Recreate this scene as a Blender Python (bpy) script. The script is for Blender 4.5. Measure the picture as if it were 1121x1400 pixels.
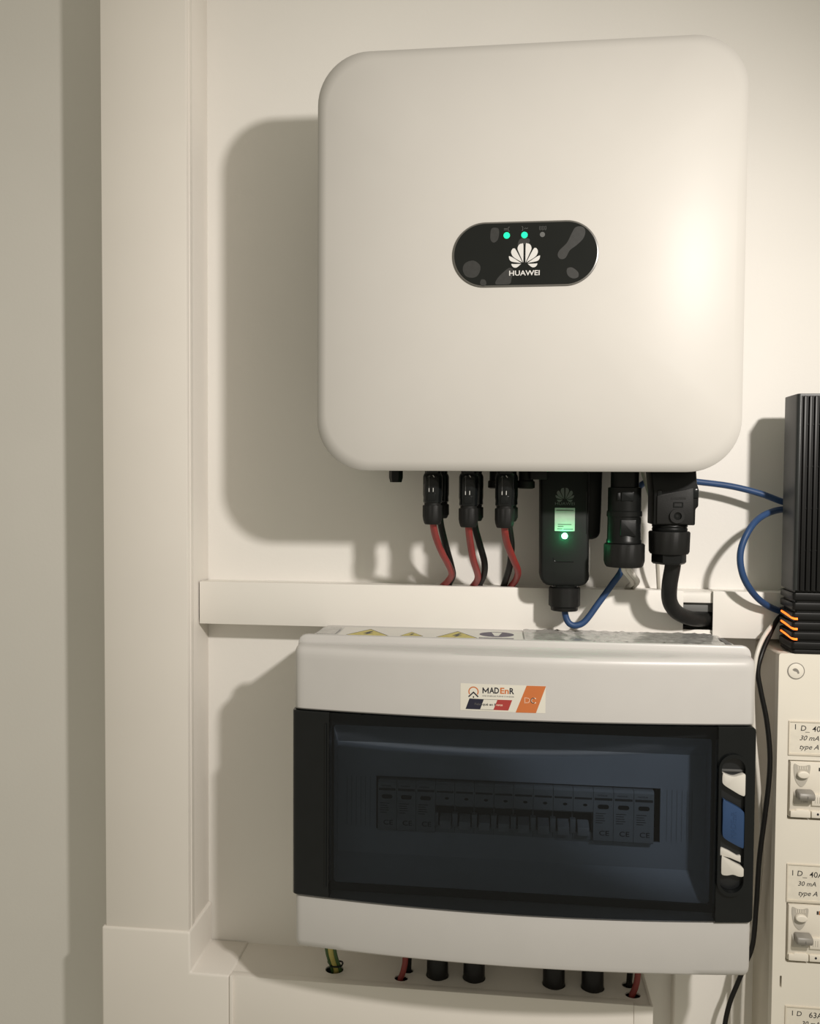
import bpy, bmesh, math, random
from mathutils import Vector, Matrix
from mathutils.geometry import tessellate_polygon

for _o in list(bpy.data.objects):
    bpy.data.objects.remove(_o)
SC = bpy.context.scene
COL = SC.collection
MM = 0.001
random.seed(7)

# ------------------------------------------------------------------ camera
# world: X right along the wall, -Y out of the wall towards the viewer, Z up
YAW, PITCH, ROLL, CAM_D, F_PX = 0.11108, -0.03568, -0.00619, 0.88273, 1155.77
cam_data = bpy.data.cameras.new('camera')
cam = bpy.data.objects.new('camera', cam_data)
COL.objects.link(cam)
cam.matrix_world = (Matrix.Translation((0, -CAM_D, 0)) @ Matrix.Rotation(YAW, 4, 'Z') @ Matrix.Rotation(PITCH, 4, 'X')
                    @ Matrix.Rotation(ROLL, 4, 'Y') @ Matrix.Rotation(math.pi / 2, 4, 'X'))
cam_data.sensor_fit = 'VERTICAL'
cam_data.sensor_height = 24.0
cam_data.lens = 24.0 * F_PX / 1400.0
cam_data.clip_start = 0.01
SC.camera = cam

# ------------------------------------------------------------------ light
world = bpy.data.worlds.new('room_ambient')
SC.world = world
world.use_nodes = True
wbg = world.node_tree.nodes['Background']
wbg.inputs['Color'].default_value = (1.0, 0.93, 0.75, 1)
wbg.inputs['Strength'].default_value = 0.375

# a spot bulb on the right, a little above the camera, aimed down to the left
lamp_data = bpy.data.lights.new('spot_bulb', 'SPOT')
lamp_data.energy = 33.5
lamp_data.color = (1.0, 0.94, 0.875)
lamp_data.shadow_soft_size = 0.024
lamp_data.spot_size = math.radians(127)
lamp_data.spot_blend = 1.0
lamp = bpy.data.objects.new('spot_bulb', lamp_data)
lamp.location = (0.432, -0.759, 0.348)
lamp.rotation_euler = Vector((-0.64, 0.63, -0.61)).to_track_quat('-Z', 'Y').to_euler()
COL.objects.link(lamp)

SC.view_settings.view_transform = 'Standard'
SC.view_settings.look = 'None'
SC.view_settings.gamma = 1.0
SC.view_settings.exposure = 0.0
SC.view_settings.use_curve_mapping = False

# ------------------------------------------------------------------ materials
def mat(name, col, rough=0.5, var=0.04, scale=60.0, bump=0.0, bscale=400.0, metal=0.0, emit=None, estr=0.0, spec=0.5):
    m = bpy.data.materials.new(name)
    m.use_nodes = True
    nt = m.node_tree
    b = nt.nodes['Principled BSDF']
    b.inputs['Roughness'].default_value = rough
    b.inputs['Metallic'].default_value = metal
    b.inputs['Specular IOR Level'].default_value = spec
    tc = nt.nodes.new('ShaderNodeTexCoord')
    nz = nt.nodes.new('ShaderNodeTexNoise')
    nz.inputs['Scale'].default_value = scale
    nz.inputs['Detail'].default_value = 4
    nt.links.new(tc.outputs['Object'], nz.inputs['Vector'])
    rp = nt.nodes.new('ShaderNodeValToRGB')
    rp.color_ramp.elements[0].position = 0.3
    rp.color_ramp.elements[1].position = 0.7
    rp.color_ramp.elements[0].color = [max(0, c * (1 - var)) for c in col] + [1]
    rp.color_ramp.elements[1].color = [min(1, c * (1 + var)) for c in col] + [1]
    nt.links.new(nz.outputs['Fac'], rp.inputs['Fac'])
    nt.links.new(rp.outputs['Color'], b.inputs['Base Color'])
    if bump > 0:
        n2 = nt.nodes.new('ShaderNodeTexNoise')
        n2.inputs['Scale'].default_value = bscale
        n2.inputs['Detail'].default_value = 3
        nt.links.new(tc.outputs['Object'], n2.inputs['Vector'])
        bp = nt.nodes.new('ShaderNodeBump')
        bp.inputs['Strength'].default_value = bump
        bp.inputs['Distance'].default_value = 0.0004
        nt.links.new(n2.outputs['Fac'], bp.inputs['Height'])
        nt.links.new(bp.outputs['Normal'], b.inputs['Normal'])
    if emit:
        b.inputs['Emission Color'].default_value = (*emit, 1)
        b.inputs['Emission Strength'].default_value = estr
    return m

def film(name, tint, gloss, rough):
    """see-through plastic: tinted transmission with a Fresnel gloss"""
    m = bpy.data.materials.new(name)
    m.use_nodes = True
    nt = m.node_tree
    nt.nodes.remove(nt.nodes['Principled BSDF'])
    out = nt.nodes['Material Output']
    tr = nt.nodes.new('ShaderNodeBsdfTransparent')
    tr.inputs['Color'].default_value = (*tint, 1)
    gl = nt.nodes.new('ShaderNodeBsdfGlossy')
    gl.inputs['Roughness'].default_value = rough
    fr = nt.nodes.new('ShaderNodeFresnel')
    fr.inputs['IOR'].default_value = gloss
    mx = nt.nodes.new('ShaderNodeMixShader')
    nt.links.new(fr.outputs[0], mx.inputs[0])
    nt.links.new(tr.outputs[0], mx.inputs[1])
    nt.links.new(gl.outputs[0], mx.inputs[2])
    nt.links.new(mx.outputs[0], out.inputs['Surface'])
    return m

M = dict(
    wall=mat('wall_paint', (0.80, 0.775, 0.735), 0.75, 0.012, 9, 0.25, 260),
    wall_darker=mat('darker_wall', (0.655, 0.635, 0.59), 0.75, 0.015, 9, 0.25, 260),  # darker base tone than the back wall, used left of the trunking
    pvc=mat('trunking_pvc', (0.83, 0.80, 0.75), 0.42, 0.012, 14, 0.05, 500),
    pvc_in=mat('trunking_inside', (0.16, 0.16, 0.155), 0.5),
    column=mat('column_pvc', (0.76, 0.72, 0.665), 0.5, 0.015, 12, 0.05, 400),
    inverter=mat('inverter_coat', (0.505, 0.487, 0.457), 0.36, 0.008, 30, 0.035, 900, spec=0.13),
    alu=mat('cast_aluminium', (0.36, 0.36, 0.35), 0.45, 0.05, 80, 0.1, 600, 0.6),
    screen=mat('display_glass', (0.009, 0.010, 0.0092), 0.16, 0.05, 40, spec=0.3),
    screen_rim=mat('display_rim', (0.10, 0.095, 0.085), 0.3),
    glass_reflection=mat('film_reflection', (0.030, 0.030, 0.029), 0.3, 0.12, 300),  # lighter grey standing in for reflections on the display
    print_white=mat('printed_white', (0.55, 0.54, 0.52), 0.5, 0.02),
    print_grey=mat('printed_grey', (0.085, 0.085, 0.083), 0.5, 0.02),
    led=mat('green_led', (0.0, 0.5, 0.25), 0.4, 0.02, emit=(0.0, 0.95, 0.33), estr=1.0),
    led_off=mat('unlit_led', (0.09, 0.09, 0.088), 0.4, 0.02),
    led_hot=mat('bright_green_led', (0.2, 1.0, 0.6), 0.3, 0.01, emit=(0.35, 1.0, 0.62), estr=14.0),
    black=mat('black_plastic', (0.0055, 0.006, 0.0058), 0.36, 0.1, 90, 0.08, 700, spec=0.22),
    black_gloss=mat('glossy_black_plastic', (0.006, 0.007, 0.0072), 0.17, 0.1, 60, spec=0.32),
    black_matte=mat('matte_black_plastic', (0.009, 0.009, 0.0085), 0.55, 0.1, 120, 0.2, 900, spec=0.25),
    dongle=mat('dongle_plastic', (0.0095, 0.0105, 0.010), 0.5, 0.08, 90, 0.08, 700, spec=0.2),
    dlabel=mat('dongle_label', (0.36, 0.36, 0.34), 0.5, 0.05, 200),
    rubber=mat('black_cable_sheath', (0.011, 0.011, 0.0105), 0.5, 0.25, 120, 0.35, 350, spec=0.3),
    rubber_thin=mat('thin_black_sheath', (0.007, 0.0065, 0.006), 0.42, 0.1, 60, spec=0.3),
    red=mat('red_cable_sheath', (0.27, 0.03, 0.028), 0.45, 0.1, 90, 0.1, 300),
    darkred=mat('dull_red_sheath', (0.20, 0.03, 0.025), 0.5, 0.1, 90),
    blue=mat('blue_cable_sheath', (0.026, 0.062, 0.155), 0.45, 0.08, 90, 0.08, 300, spec=0.3),
    whitecable=mat('white_cable_sheath', (0.66, 0.63, 0.57), 0.45, 0.05, 90),
    greycable=mat('grey_cable_sheath', (0.50, 0.47, 0.41), 0.5, 0.05, 90),
    yg=mat('yellow_sheath', (0.42, 0.36, 0.10), 0.5, 0.1, 60),
    green=mat('green_sheath', (0.05, 0.10, 0.03), 0.5, 0.1, 60),
    box=mat('enclosure_plastic', (0.52, 0.505, 0.487), 0.36, 0.012, 40, 0.10, 1100),
    tray=mat('inner_tray_plastic', (0.56, 0.58, 0.61), 0.5, 0.02, 30),
    inner_black=mat('inner_frame_black', (0.012, 0.012, 0.012), 0.5, 0.05),
    smoke=film('smoked_pane', (0.525, 0.56, 0.605), 1.35, 0.06),
    module=mat('module_plastic', (0.40, 0.41, 0.41), 0.5, 0.02),
    module_d=mat('module_dark', (0.07, 0.07, 0.07), 0.5, 0.02),
    toggle_l=mat('toggle_grey', (0.50, 0.50, 0.50), 0.45, 0.02),
    paper=mat('sticker_paper', (0.66, 0.635, 0.56), 0.45, 0.015, 60),
    ink=mat('black_ink', (0.012, 0.012, 0.02), 0.5, 0.02),
    orange=mat('orange_ink', (0.52, 0.15, 0.04), 0.5, 0.02),
    navy=mat('navy_ink', (0.012, 0.013, 0.03), 0.5, 0.02),
    flagred=mat('red_ink', (0.36, 0.04, 0.035), 0.5, 0.02),
    outline=mat('pale_ink', (0.80, 0.62, 0.48), 0.5, 0.02),
    yellow=mat('warning_yellow', (0.50, 0.42, 0.10), 0.5, 0.15, 300),
    purple=mat('purple_ink', (0.055, 0.045, 0.085), 0.5, 0.05),
    sheet=mat('sticker_sheet', (0.62, 0.60, 0.56), 0.35, 0.02),
    tape=mat('crinkled_tape', (0.34, 0.335, 0.32), 0.14, 0.22, 120, 0.9, 120),
    clip=mat('latch_white', (0.60, 0.575, 0.52), 0.4, 0.03),
    latch_blue=mat('latch_blue', (0.020, 0.052, 0.13), 0.38, 0.04),
    recess=mat('latch_recess', (0.010, 0.011, 0.012), 0.35, 0.1),
    router=mat('router_grey', (0.022, 0.025, 0.025), 0.42, 0.06, 120, 0.25, 1500),
    router_b=mat('router_black', (0.0055, 0.0055, 0.0055), 0.4, 0.1, 90, spec=0.3),
    amber=mat('orange_led', (0.9, 0.2, 0.02), 0.4, 0.02, emit=(1.0, 0.16, 0.015), estr=2.2),
    panel=mat('panel_cream', (0.74, 0.70, 0.615), 0.42, 0.012, 30, 0.06, 600),
    panel_side=mat('panel_body_cream', (0.62, 0.575, 0.49), 0.5, 0.02, 30),
    card=mat('label_card', (0.72, 0.675, 0.58), 0.45, 0.05, 160),
    pen=mat('pen_ink', (0.035, 0.033, 0.032), 0.5, 0.05),
    dark=mat('dark_gap', (0.02, 0.018, 0.015), 0.7, 0.05),
    rcd=mat('breaker_white', (0.74, 0.69, 0.60), 0.42, 0.015),
    rcd_g=mat('breaker_grey', (0.24, 0.225, 0.20), 0.4, 0.05),
    rcd_m=mat('breaker_grey_with_shade', (0.46, 0.43, 0.375), 0.45, 0.02),  # relief grey with the shadow around the test button put into it
    screw=mat('screw_plastic', (0.66, 0.60, 0.50), 0.5, 0.02),
)

# ------------------------------------------------------------------ helpers (mm: X, depth out of the wall, Z)
ORI = {}

def P(x, d, z):
    return Vector((x * MM, -d * MM, z * MM))

def BM():
    return bmesh.new()

def finish(o, label=None, cat=None, group=None, kind=None):
    if label: o['label'] = label
    if cat: o['category'] = cat
    if group: o['group'] = group
    if kind: o['kind'] = kind
    return o

def thing(name, loc, label, cat, group=None):
    o = bpy.data.objects.new(name, None)
    o.empty_display_size = 0.02
    o.location = P(*loc)
    COL.objects.link(o)
    ORI[o.name] = P(*loc)
    return finish(o, label, cat, group)

def obj(name, bm, m, parent=None, bevel=0.0, segs=2, smooth=True, origin=None, label=None, angle=0.6):
    bmesh.ops.remove_doubles(bm, verts=bm.verts, dist=1e-7)
    bmesh.ops.recalc_face_normals(bm, faces=bm.faces)
    if bevel > 0:
        es = [e for e in bm.edges if len(e.link_faces) == 2 and e.calc_face_angle(0) > 0.5]
        bmesh.ops.bevel(bm, geom=es, offset=bevel * MM, segments=segs, affect='EDGES', clamp_overlap=True, profile=0.5)
    me = bpy.data.meshes.new(name)
    bm.to_mesh(me)
    bm.free()
    return obj_me(name, me, m, parent, smooth, origin, label, angle)

def obj_me(name, me, m, parent=None, smooth=True, origin=None, label=None, angle=0.6):
    ori = ORI[parent.name] if parent else (P(*origin) if origin else Vector((0, 0, 0)))
    me.transform(Matrix.Translation(-ori))
    me.materials.clear()
    me.materials.append(M[m])
    if smooth:
        for p in me.polygons:
            p.use_smooth = True
        me.set_sharp_from_angle(angle=angle)
    o = bpy.data.objects.new(name, me)
    COL.objects.link(o)
    ORI[o.name] = ori
    if parent:
        o.parent = parent
    else:
        o.location = ori
    if label: o['label'] = label
    return o

def box(bm, x0, x1, d0, d1, z0, z1):
    vs = [bm.verts.new(P(x, d, z)) for x in (x0, x1) for d in (d0, d1) for z in (z0, z1)]
    for f in ((0, 1, 3, 2), (4, 6, 7, 5), (0, 4, 5, 1), (2, 3, 7, 6), (0, 2, 6, 4), (1, 5, 7, 3)):
        bm.faces.new([vs[i] for i in f])
    return bm

def mapper(plane):
    return {'f': lambda u, v, a: P(u, a, v), 't': lambda u, v, a: P(u, v, a), 's': lambda u, v, a: P(a, u, v)}[plane]

def poly(bm, outline, a0, a1, plane='f', holes=()):
    """2D outline (with holes) extruded a0..a1; plane f = front (X,Z), t = top (X,depth), s = side (depth,Z)"""
    fn = mapper(plane)
    loops = [list(outline)] + [list(h) for h in holes]
    lo = [[bm.verts.new(fn(u, v, a0)) for u, v in l] for l in loops]
    hi = [[bm.verts.new(fn(u, v, a1)) for u, v in l] for l in loops]
    for a, b in zip(lo, hi):
        n = len(a)
        for i in range(n):
            bm.faces.new((a[i], a[(i + 1) % n], b[(i + 1) % n], b[i]))
    if not holes:
        bm.faces.new(lo[0]); bm.faces.new(hi[0])
    else:
        tris = tessellate_polygon([[Vector((u, v, 0)) for u, v in l] for l in loops])
        fl, fh = sum(lo, []), sum(hi, [])
        for t in tris:
            for s in (fl, fh):
                try: bm.faces.new([s[i] for i in t])
                except ValueError: pass
    return bm

def rrect(x0, x1, z0, z1, r, n=6):
    r = min(r, (x1 - x0) / 2 - 1e-4, (z1 - z0) / 2 - 1e-4)
    pts = []
    for cx, cz, a in ((x1 - r, z1 - r, 0), (x0 + r, z1 - r, 90), (x0 + r, z0 + r, 180), (x1 - r, z0 + r, 270)):
        for k in range(n + 1):
            t = math.radians(a + 90 * k / n)
            pts.append((cx + r * math.cos(t), cz + r * math.sin(t)))
    return pts

def ell(cx, cz, rx, rz=None, n=24, rot=0):
    rz = rx if rz is None else rz
    c, s = math.cos(rot), math.sin(rot)
    return [(cx + rx * math.cos(t) * c - rz * math.sin(t) * s, cz + rx * math.cos(t) * s + rz * math.sin(t) * c)
            for t in [2 * math.pi * k / n for k in range(n)]]

def blob(pts, n=5):
    """closed Catmull-Rom outline"""
    out = []
    L = len(pts)
    for i in range(L):
        p0, p1, p2, p3 = [Vector(pts[(i + k) % L]) for k in (-1, 0, 1, 2)]
        for j in range(n):
            t = j / n
            q = 0.5 * (2 * p1 + (p2 - p0) * t + (2 * p0 - 5 * p1 + 4 * p2 - p3) * t * t + (3 * p1 - p0 - 3 * p2 + p3) * t ** 3)
            out.append((q.x, q.y))
    return out

def lathe(bm, cx, cd, prof, n=36, flats=0, ribs=0, rib_h=0.0, rib_z=None):
    """profile (r, z) turned about a vertical axis at (cx, cd); ribs add grip flutes between rib_z[0]..rib_z[1]"""
    rings = []
    for r, z in prof:
        ring = []
        for k in range(n):
            a = 2 * math.pi * k / n
            rr = r
            if flats:
                st = 2 * math.pi / flats
                rr = r * math.cos(st / 2) / math.cos((a % st) - st / 2) * (1 + 0.0)
                rr = min(rr, r * 0.985)
            if ribs and rib_z and rib_z[0] <= z <= rib_z[1]:
                rr += rib_h * (1 if (k * ribs * 2 // n) % 2 else 0)
            ring.append(bm.verts.new(P(cx + rr * math.cos(a), cd + rr * math.sin(a), z)))
        rings.append(ring)
    for a, b in zip(rings, rings[1:]):
        for k in range(n):
            bm.faces.new((a[k], a[(k + 1) % n], b[(k + 1) % n], b[k]))
    bm.faces.new(rings[0]); bm.faces.new(rings[-1])
    return bm

def spline(pts, n=8):
    pts = [Vector(p) for p in pts]
    out = []
    ext = [2 * pts[0] - pts[1]] + pts + [2 * pts[-1] - pts[-2]]
    for i in range(1, len(ext) - 2):
        p0, p1, p2, p3 = ext[i - 1:i + 3]
        for j in range(n):
            t = j / n
            out.append(0.5 * (2 * p1 + (p2 - p0) * t + (2 * p0 - 5 * p1 + 4 * p2 - p3) * t * t + (3 * p1 - p0 - 3 * p2 + p3) * t ** 3))
    out.append(pts[-1])
    return out

def tube(bm, pts, r, n=12, sub=8, flat=1.0):
    path = [P(*p) for p in spline(pts, sub)]
    T = (path[1] - path[0]).normalized()
    N = T.orthogonal().normalized()
    rings = []
    for i, p in enumerate(path):
        t = (path[min(i + 1, len(path) - 1)] - path[max(i - 1, 0)]).normalized()
        N = (N - t * N.dot(t)).normalized()
        B = t.cross(N)
        rings.append([bm.verts.new(p + (N * math.cos(a) + B * math.sin(a) * flat) * r * MM)
                      for a in [2 * math.pi * k / n for k in range(n)]])
    for a, b in zip(rings, rings[1:]):
        for k in range(n):
            bm.faces.new((a[k], a[(k + 1) % n], b[(k + 1) % n], b[k]))
    bm.faces.new(rings[0]); bm.faces.new(rings[-1])
    return bm

def text(name, s, size, x, d, z, m, parent, bold=0.0, shear=0.0, align='CENTER', rot=0.0, space=1.0, width=None, ext=0.06, lie=False):
    """lettering as thin raised print; z is its middle height; lie puts it flat on a top face (x, d)"""
    c = bpy.data.curves.new(name, 'FONT')
    c.body = s
    c.size = size
    c.extrude = ext
    c.offset = bold
    c.shear = shear
    c.space_character = space
    c.align_x = align
    c.align_y = 'CENTER'
    c.resolution_u = 3
    tmp = bpy.data.objects.new(name, c)
    COL.objects.link(tmp)
    bpy.context.view_layer.update()
    me = bpy.data.meshes.new_from_object(tmp)
    bpy.data.objects.remove(tmp)
    if width:
        xs = [v.co.x for v in me.vertices]
        k = width / (max(xs) - min(xs))
        mid = (max(xs) + min(xs)) / 2
        for v in me.vertices:
            v.co.x = (v.co.x - mid) * k
    me.transform(Matrix.Rotation(rot, 4, 'Z'))
    for v in me.vertices:
        u, w, e = v.co
        v.co = P(x + u, d - w, z + e) if lie else P(x + u, d + e, z + w)
    return obj_me(name, me, m, parent, smooth=False)

# ================================================================== STRUCTURE
bm = BM()
box(bm, -361, 1400, -60, 0, -1300, 1300)
finish(obj('wall_back', bm, 'wall', smooth=False), 'plain white painted wall behind the equipment', kind='structure')

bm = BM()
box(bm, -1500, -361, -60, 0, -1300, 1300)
finish(obj('wall_left', bm, 'wall_darker', smooth=False), 'plain wall left of the vertical trunking, in a darker tone', kind='structure')

# ================================================================== CABLE TRUNKING
t = thing('vertical_trunking', (-361, 0, -461), 'tall white vertical cable trunking left of the inverter', 'trunking')
bm = BM(); poly(bm, [(-404, 0), (-404, 58), (-317.8, 58), (-317.8, 0)], -480, 900, 't')
obj('base_channel', bm, 'column', t, 0.4)
bm = BM(); poly(bm, [(-405.2, 46), (-405.2, 63.3), (-316.8, 63.3), (-316.8, 46), (-318.6, 46), (-318.6, 61.5), (-403.4, 61.5), (-403.4, 46)], -475, 900, 't')
obj('cover', bm, 'column', t, 0.7)
for zz in ((-475, 900),):
    bm = BM(); poly(bm, [(-317.6, 53.2), (-316.2, 53.8), (-316.2, 55.6), (-317.6, 56.2)], zz[0], zz[1], 't')
    obj('cover_bead', bm, 'column', t)

bm = BM()
poly(bm, [(-409.3, -640), (-409.3, -461), (-314.6, -461), (-314.6, -503.3), (-273, -503.3), (-273, -640)], 0, 65.5, 'f')
o = obj('trunking_corner', bm, 'column', None, 2.4, 3, origin=(-361, 0, -640))
finish(o, 'white trunking corner fitting turning towards the enclosure', 'fitting')
bm = BM(); poly(bm, [(-273, 62), (-273, 66.2), (-269.5, 66.2), (-269.5, 62)], -596, -503.2, 't')
# seam strip of the corner's right sleeve
obj('sleeve_edge', bm, 'column', o, 0.6)

t = thing('lower_trunking', (-60, 0, -593), 'white horizontal cable trunking running under the enclosure', 'trunking')
HOLES = [ell(-170, 38, 9.5, 8), ell(-99.5, 45, 7, 5.5), ell(-94, 31, 5.5, 5), ell(-63.3, 35, 11.8, 10.5), ell(-25.9, 35, 11.8, 10.5),
         ell(54.4, 36, 11.8, 10.5), ell(92.7, 37, 11.8, 10.5), ell(131, 45.5, 7.5, 5.5), ell(129, 29, 6.5, 5.5)]
bm = BM()
poly(bm, [(-274, 0), (145, 0), (145, 60), (-274, 60)], -506.8, -505.2, 't', HOLES)
obj('top_wall', bm, 'column', t, smooth=False)
bm = BM(); box(bm, -274, 145, 0, 1.6, -592, -506.8); obj('back_wall', bm, 'column', t)
bm = BM(); box(bm, -274, 145, 1.6, 60, -592, -590.4); obj('bottom_wall', bm, 'column', t)
bm = BM()
poly(bm, [(54, -504.6), (63.3, -504.6), (63.3, -592.6), (54, -592.6), (54, -591.4), (61.7, -591.4), (61.7, -505.9), (54, -505.9)], -273, 129.5, 's')
obj('cover', bm, 'column', t, 0.5)
bm = BM(); poly(bm, [(129.5, 0.5), (147.5, 0.5), (147.5, 64.3), (129.5, 64.3), (129.5, 61), (144.6, 61), (144.6, 3), (129.5, 3)], -593, -504.2, 't')
obj('end_cap', bm, 'column', t, 0.5)

bm = BM(); poly(bm, [(176.5, 0), (176.5, 13), (178, 14.5), (256, 14.5), (257.5, 13), (257.5, 0)], -700, -455, 't')
o = obj('flat_trunking', bm, 'pvc', None, 0.3, origin=(217, 0, -700))
finish(o, 'flat white vertical trunking under the right end of the enclosure', 'trunking')

t = thing('upper_trunking', (0, 0, -149), 'white horizontal cable trunking between the inverter and the enclosure', 'trunking')
UH = [ell(-62, 14.5, 9.5, 5.6), ell(-28.5, 14.5, 9.5, 5.6), ell(4.5, 14.5, 10, 5.6), ell(126, 15, 8, 6), ell(155.5, 13, 6, 5)]
bm = BM(); poly(bm, [(-316, 0), (330, 0), (330, 26.6), (-316, 26.6)], -108.2, -106.7, 't', UH)
obj('top_wall', bm, 'pvc', t, smooth=False)
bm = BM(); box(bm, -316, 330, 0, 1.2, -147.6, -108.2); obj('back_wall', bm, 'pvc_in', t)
bm = BM(); box(bm, -316, 330, 1.2, 28.2, -149, -147.2); obj('bottom_wall', bm, 'pvc', t, 0.3)
bm = BM(); box(bm, -316, 330, 24, 26.6, -117.4, -107.9); box(bm, -316, 330, 24, 26.6, -147.4, -144.2)
obj('front_lip', bm, 'pvc', t, 0.3)
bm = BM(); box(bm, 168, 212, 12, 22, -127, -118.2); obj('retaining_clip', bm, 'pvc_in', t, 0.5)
bm = BM(); box(bm, 168, 212, 1.2, 6, -144, -129); obj('inner_divider', bm, 'black_matte', t, 0.3)
bm = BM()
poly(bm, [(20, -105.6), (30, -105.6), (30, -149.9), (20, -149.9), (20, -149), (28.8, -149), (28.8, -106.6), (20, -106.6)], -316.6, 176, 's')
obj('cover', bm, 'pvc', t, 0.25)
bm = BM()
poly(bm, [(22, -105.2), (31.2, -105.2), (31.2, -150.8), (22, -150.8), (22, -149.6), (29.8, -149.6), (29.8, -106.4), (22, -106.4)], 204, 330, 's')
obj('cover', bm, 'pvc', t, 0.25)

# ================================================================== INVERTER
inv = thing('solar_inverter', (16, 0, 10), 'square white wall-mounted solar inverter with rounded corners', 'inverter')
IC = (16.1, 192.5)
HW = 182.5
def ring_pts(s, r, n=14):
    return [(IC[0] + x * s, IC[1] + z * s) for x, z in rrect(-HW, HW, -HW, HW, r, n)]
bm = BM()
rings = []
NR = 22
for i in range(1, NR + 1):
    tt = i / NR
    dep = 152.0 - 11.5 * tt ** 3.6
    pts = ring_pts(tt, 45)
    rings.append([bm.verts.new(P(x, dep, z)) for x, z in pts])
for (inset, dep) in ((-0.25, 139.6), (-0.35, 138.4), (0.0, 137.2), (0.8, 136.2), (1.0, 122.0), (6.0, 121.0)):
    s = (HW - inset) / HW
    rings.append([bm.verts.new(P(x, dep, z)) for x, z in ring_pts(s, 45)])
c = bm.verts.new(P(IC[0], 152.0, IC[1]))
n = len(rings[0])
for k in range(n):
    bm.faces.new((c, rings[0][k], rings[0][(k + 1) % n]))
for a, b in zip(rings, rings[1:]):
    for k in range(n):
        bm.faces.new((a[k], a[(k + 1) % n], b[(k + 1) % n], b[k]))
bm.faces.new(rings[-1])
obj('front_cover', bm, 'inverter', inv, angle=1.2)
bm = BM(); poly(bm, rrect(-160, 192, 15, 369, 40, 10), 18, 121.5, 'f')
obj('body', bm, 'alu', inv, 1.5)
bm = BM(); poly(bm, rrect(-90, 122, 120, 300, 6), 0, 18, 'f')
obj('mounting_bracket', bm, 'alu', inv)
for k in range(9):
    x = -145 + k * 40
    bm = BM(); box(bm, x, x + 3, 6, 18, 25, 118); obj('cooling_fin', bm, 'alu', inv)
bm = BM(); lathe(bm, -102, 90, [(6.6, 15), (6.6, 4), (5.4, -0.5)], 6)
obj('vent_plug', bm, 'black', inv, label='small black plug under the left end')
for px in (-7.5, 20.5):
    bm = BM(); lathe(bm, px, 60, [(7, 15), (7, 2), (8.5, 1), (8.5, -5), (6, -6)], 20); obj('port_cap', bm, 'black_matte', inv)
bm = BM(); box(bm, 24, 40, 50, 75, 3, 15); obj('port_cap', bm, 'black_matte', inv, 1)

# display
DX, DZ = 15.4, 193.6
bm = BM(); poly(bm, rrect(DX - 61.4, DX + 61.4, DZ - 27.4, DZ + 27.4, 27.3, 16), 150.5, 153.2, 'f')
disp = obj('display_panel', bm, 'screen_rim', inv, 0.5, 2, label='black oval status display')
bm = BM(); poly(bm, rrect(DX - 60.0, DX + 60.0, DZ - 26.0, DZ + 26.0, 25.9, 16), 153.0, 153.7, 'f')
obj('display_glass', bm, 'screen', disp, 0.25, 1)

def logo(parent, cx, cz, h, d, m, name='petal'):
    # petals in a 290-unit wide tracing of image pixels, mirrored about x = 0
    half = [
        [(-10, 10), (-50, 100), (-66, 145), (-52, 180), (-26, 190), (-11, 176)],
        [(-18, 12), (-100, 62), (-125, 102), (-121, 132), (-103, 147), (-80, 130)],
        [(-28, 6), (-110, 20), (-138, 37), (-147, 72), (-130, 70), (-100, 54)],
        [(-32, -2), (-68, -32), (-94, -35), (-114, -22), (-122, 0), (-100, -1)]]
    k = h / 225.0
    for sgn in (-1, 1):
        for pts in half:
            q = [(pts[0][0], pts[0][1])] + pts[1:]
            out = []
            L = len(q)
            for i in range(L):
                # keep the tip sharp, round the rest
                p0, p1, p2, p3 = [Vector(q[(i + a) % L]) for a in (-1, 0, 1, 2)]
                if i == 0: p0 = p1
                if i == L - 1: p3 = p2
                for j in range(4):
                    s = j / 4
                    w = 0.5 * (2 * p1 + (p2 - p0) * s + (2 * p0 - 5 * p1 + 4 * p2 - p3) * s * s + (3 * p1 - p0 - 3 * p2 + p3) * s ** 3)
                    out.append((w.x, w.y))
            b2 = BM()
            poly(b2, [(cx + sgn * -x * k if sgn > 0 else cx + x * k, cz + (z - 77) * k) for x, z in out], d, d + 0.08, 'f')
            obj(name, b2, m, parent, smooth=False)

logo(disp, 14.8, 192.0, 20.0, 153.72, 'print_white')
text('lettering', 'HUAWEI', 5.9, 14.9, 153.72, 177.2, 'print_white', disp, bold=0.10, width=25.6)
for x, m in ((-0.3, 'led'), (14.6, 'led'), (29.6, 'led_off')):
    bm = BM(); poly(bm, ell(x, 209.2, 2.7 if m == 'led' else 2.2, n=20), 153.6, 153.95, 'f')
    obj('status_light', bm, m, disp, 0.1, 1)
def strokes(name, lines, d, w, m, parent):
    b2 = BM()
    for a, b in lines:
        a, b = Vector(a), Vector(b)
        tt = (b - a).normalized() * w / 2
        nn = Vector((-tt.y, tt.x))
        q = [a - tt + nn, a - tt - nn, b + tt - nn, b + tt + nn]
        poly(b2, [(p.x, p.y) for p in q], d, d + 0.06, 'f')
    return obj(name, b2, m, parent, smooth=False)
strokes('direct_current_icon', [((-2.6, 214.9), (0.2, 214.9)), ((-2.6, 213.9), (0.2, 213.9)), ((1.0, 216.2), (1.0, 212.8)), ((1.0, 216.2), (2.0, 216.2)), ((1.0, 212.8), (2.0, 212.8))], 153.72, 0.3, 'print_grey', disp)
strokes('grid_icon', [((12.4, 216.3), (13.2, 216.3)), ((13.2, 216.3), (13.2, 213)), ((12.4, 213), (13.2, 213)), ((14.6, 214.4), (15.4, 215.2)), ((15.4, 215.2), (16.4, 214.3)), ((16.4, 214.3), (17.3, 215.1))], 153.72, 0.3, 'print_grey', disp)
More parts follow.
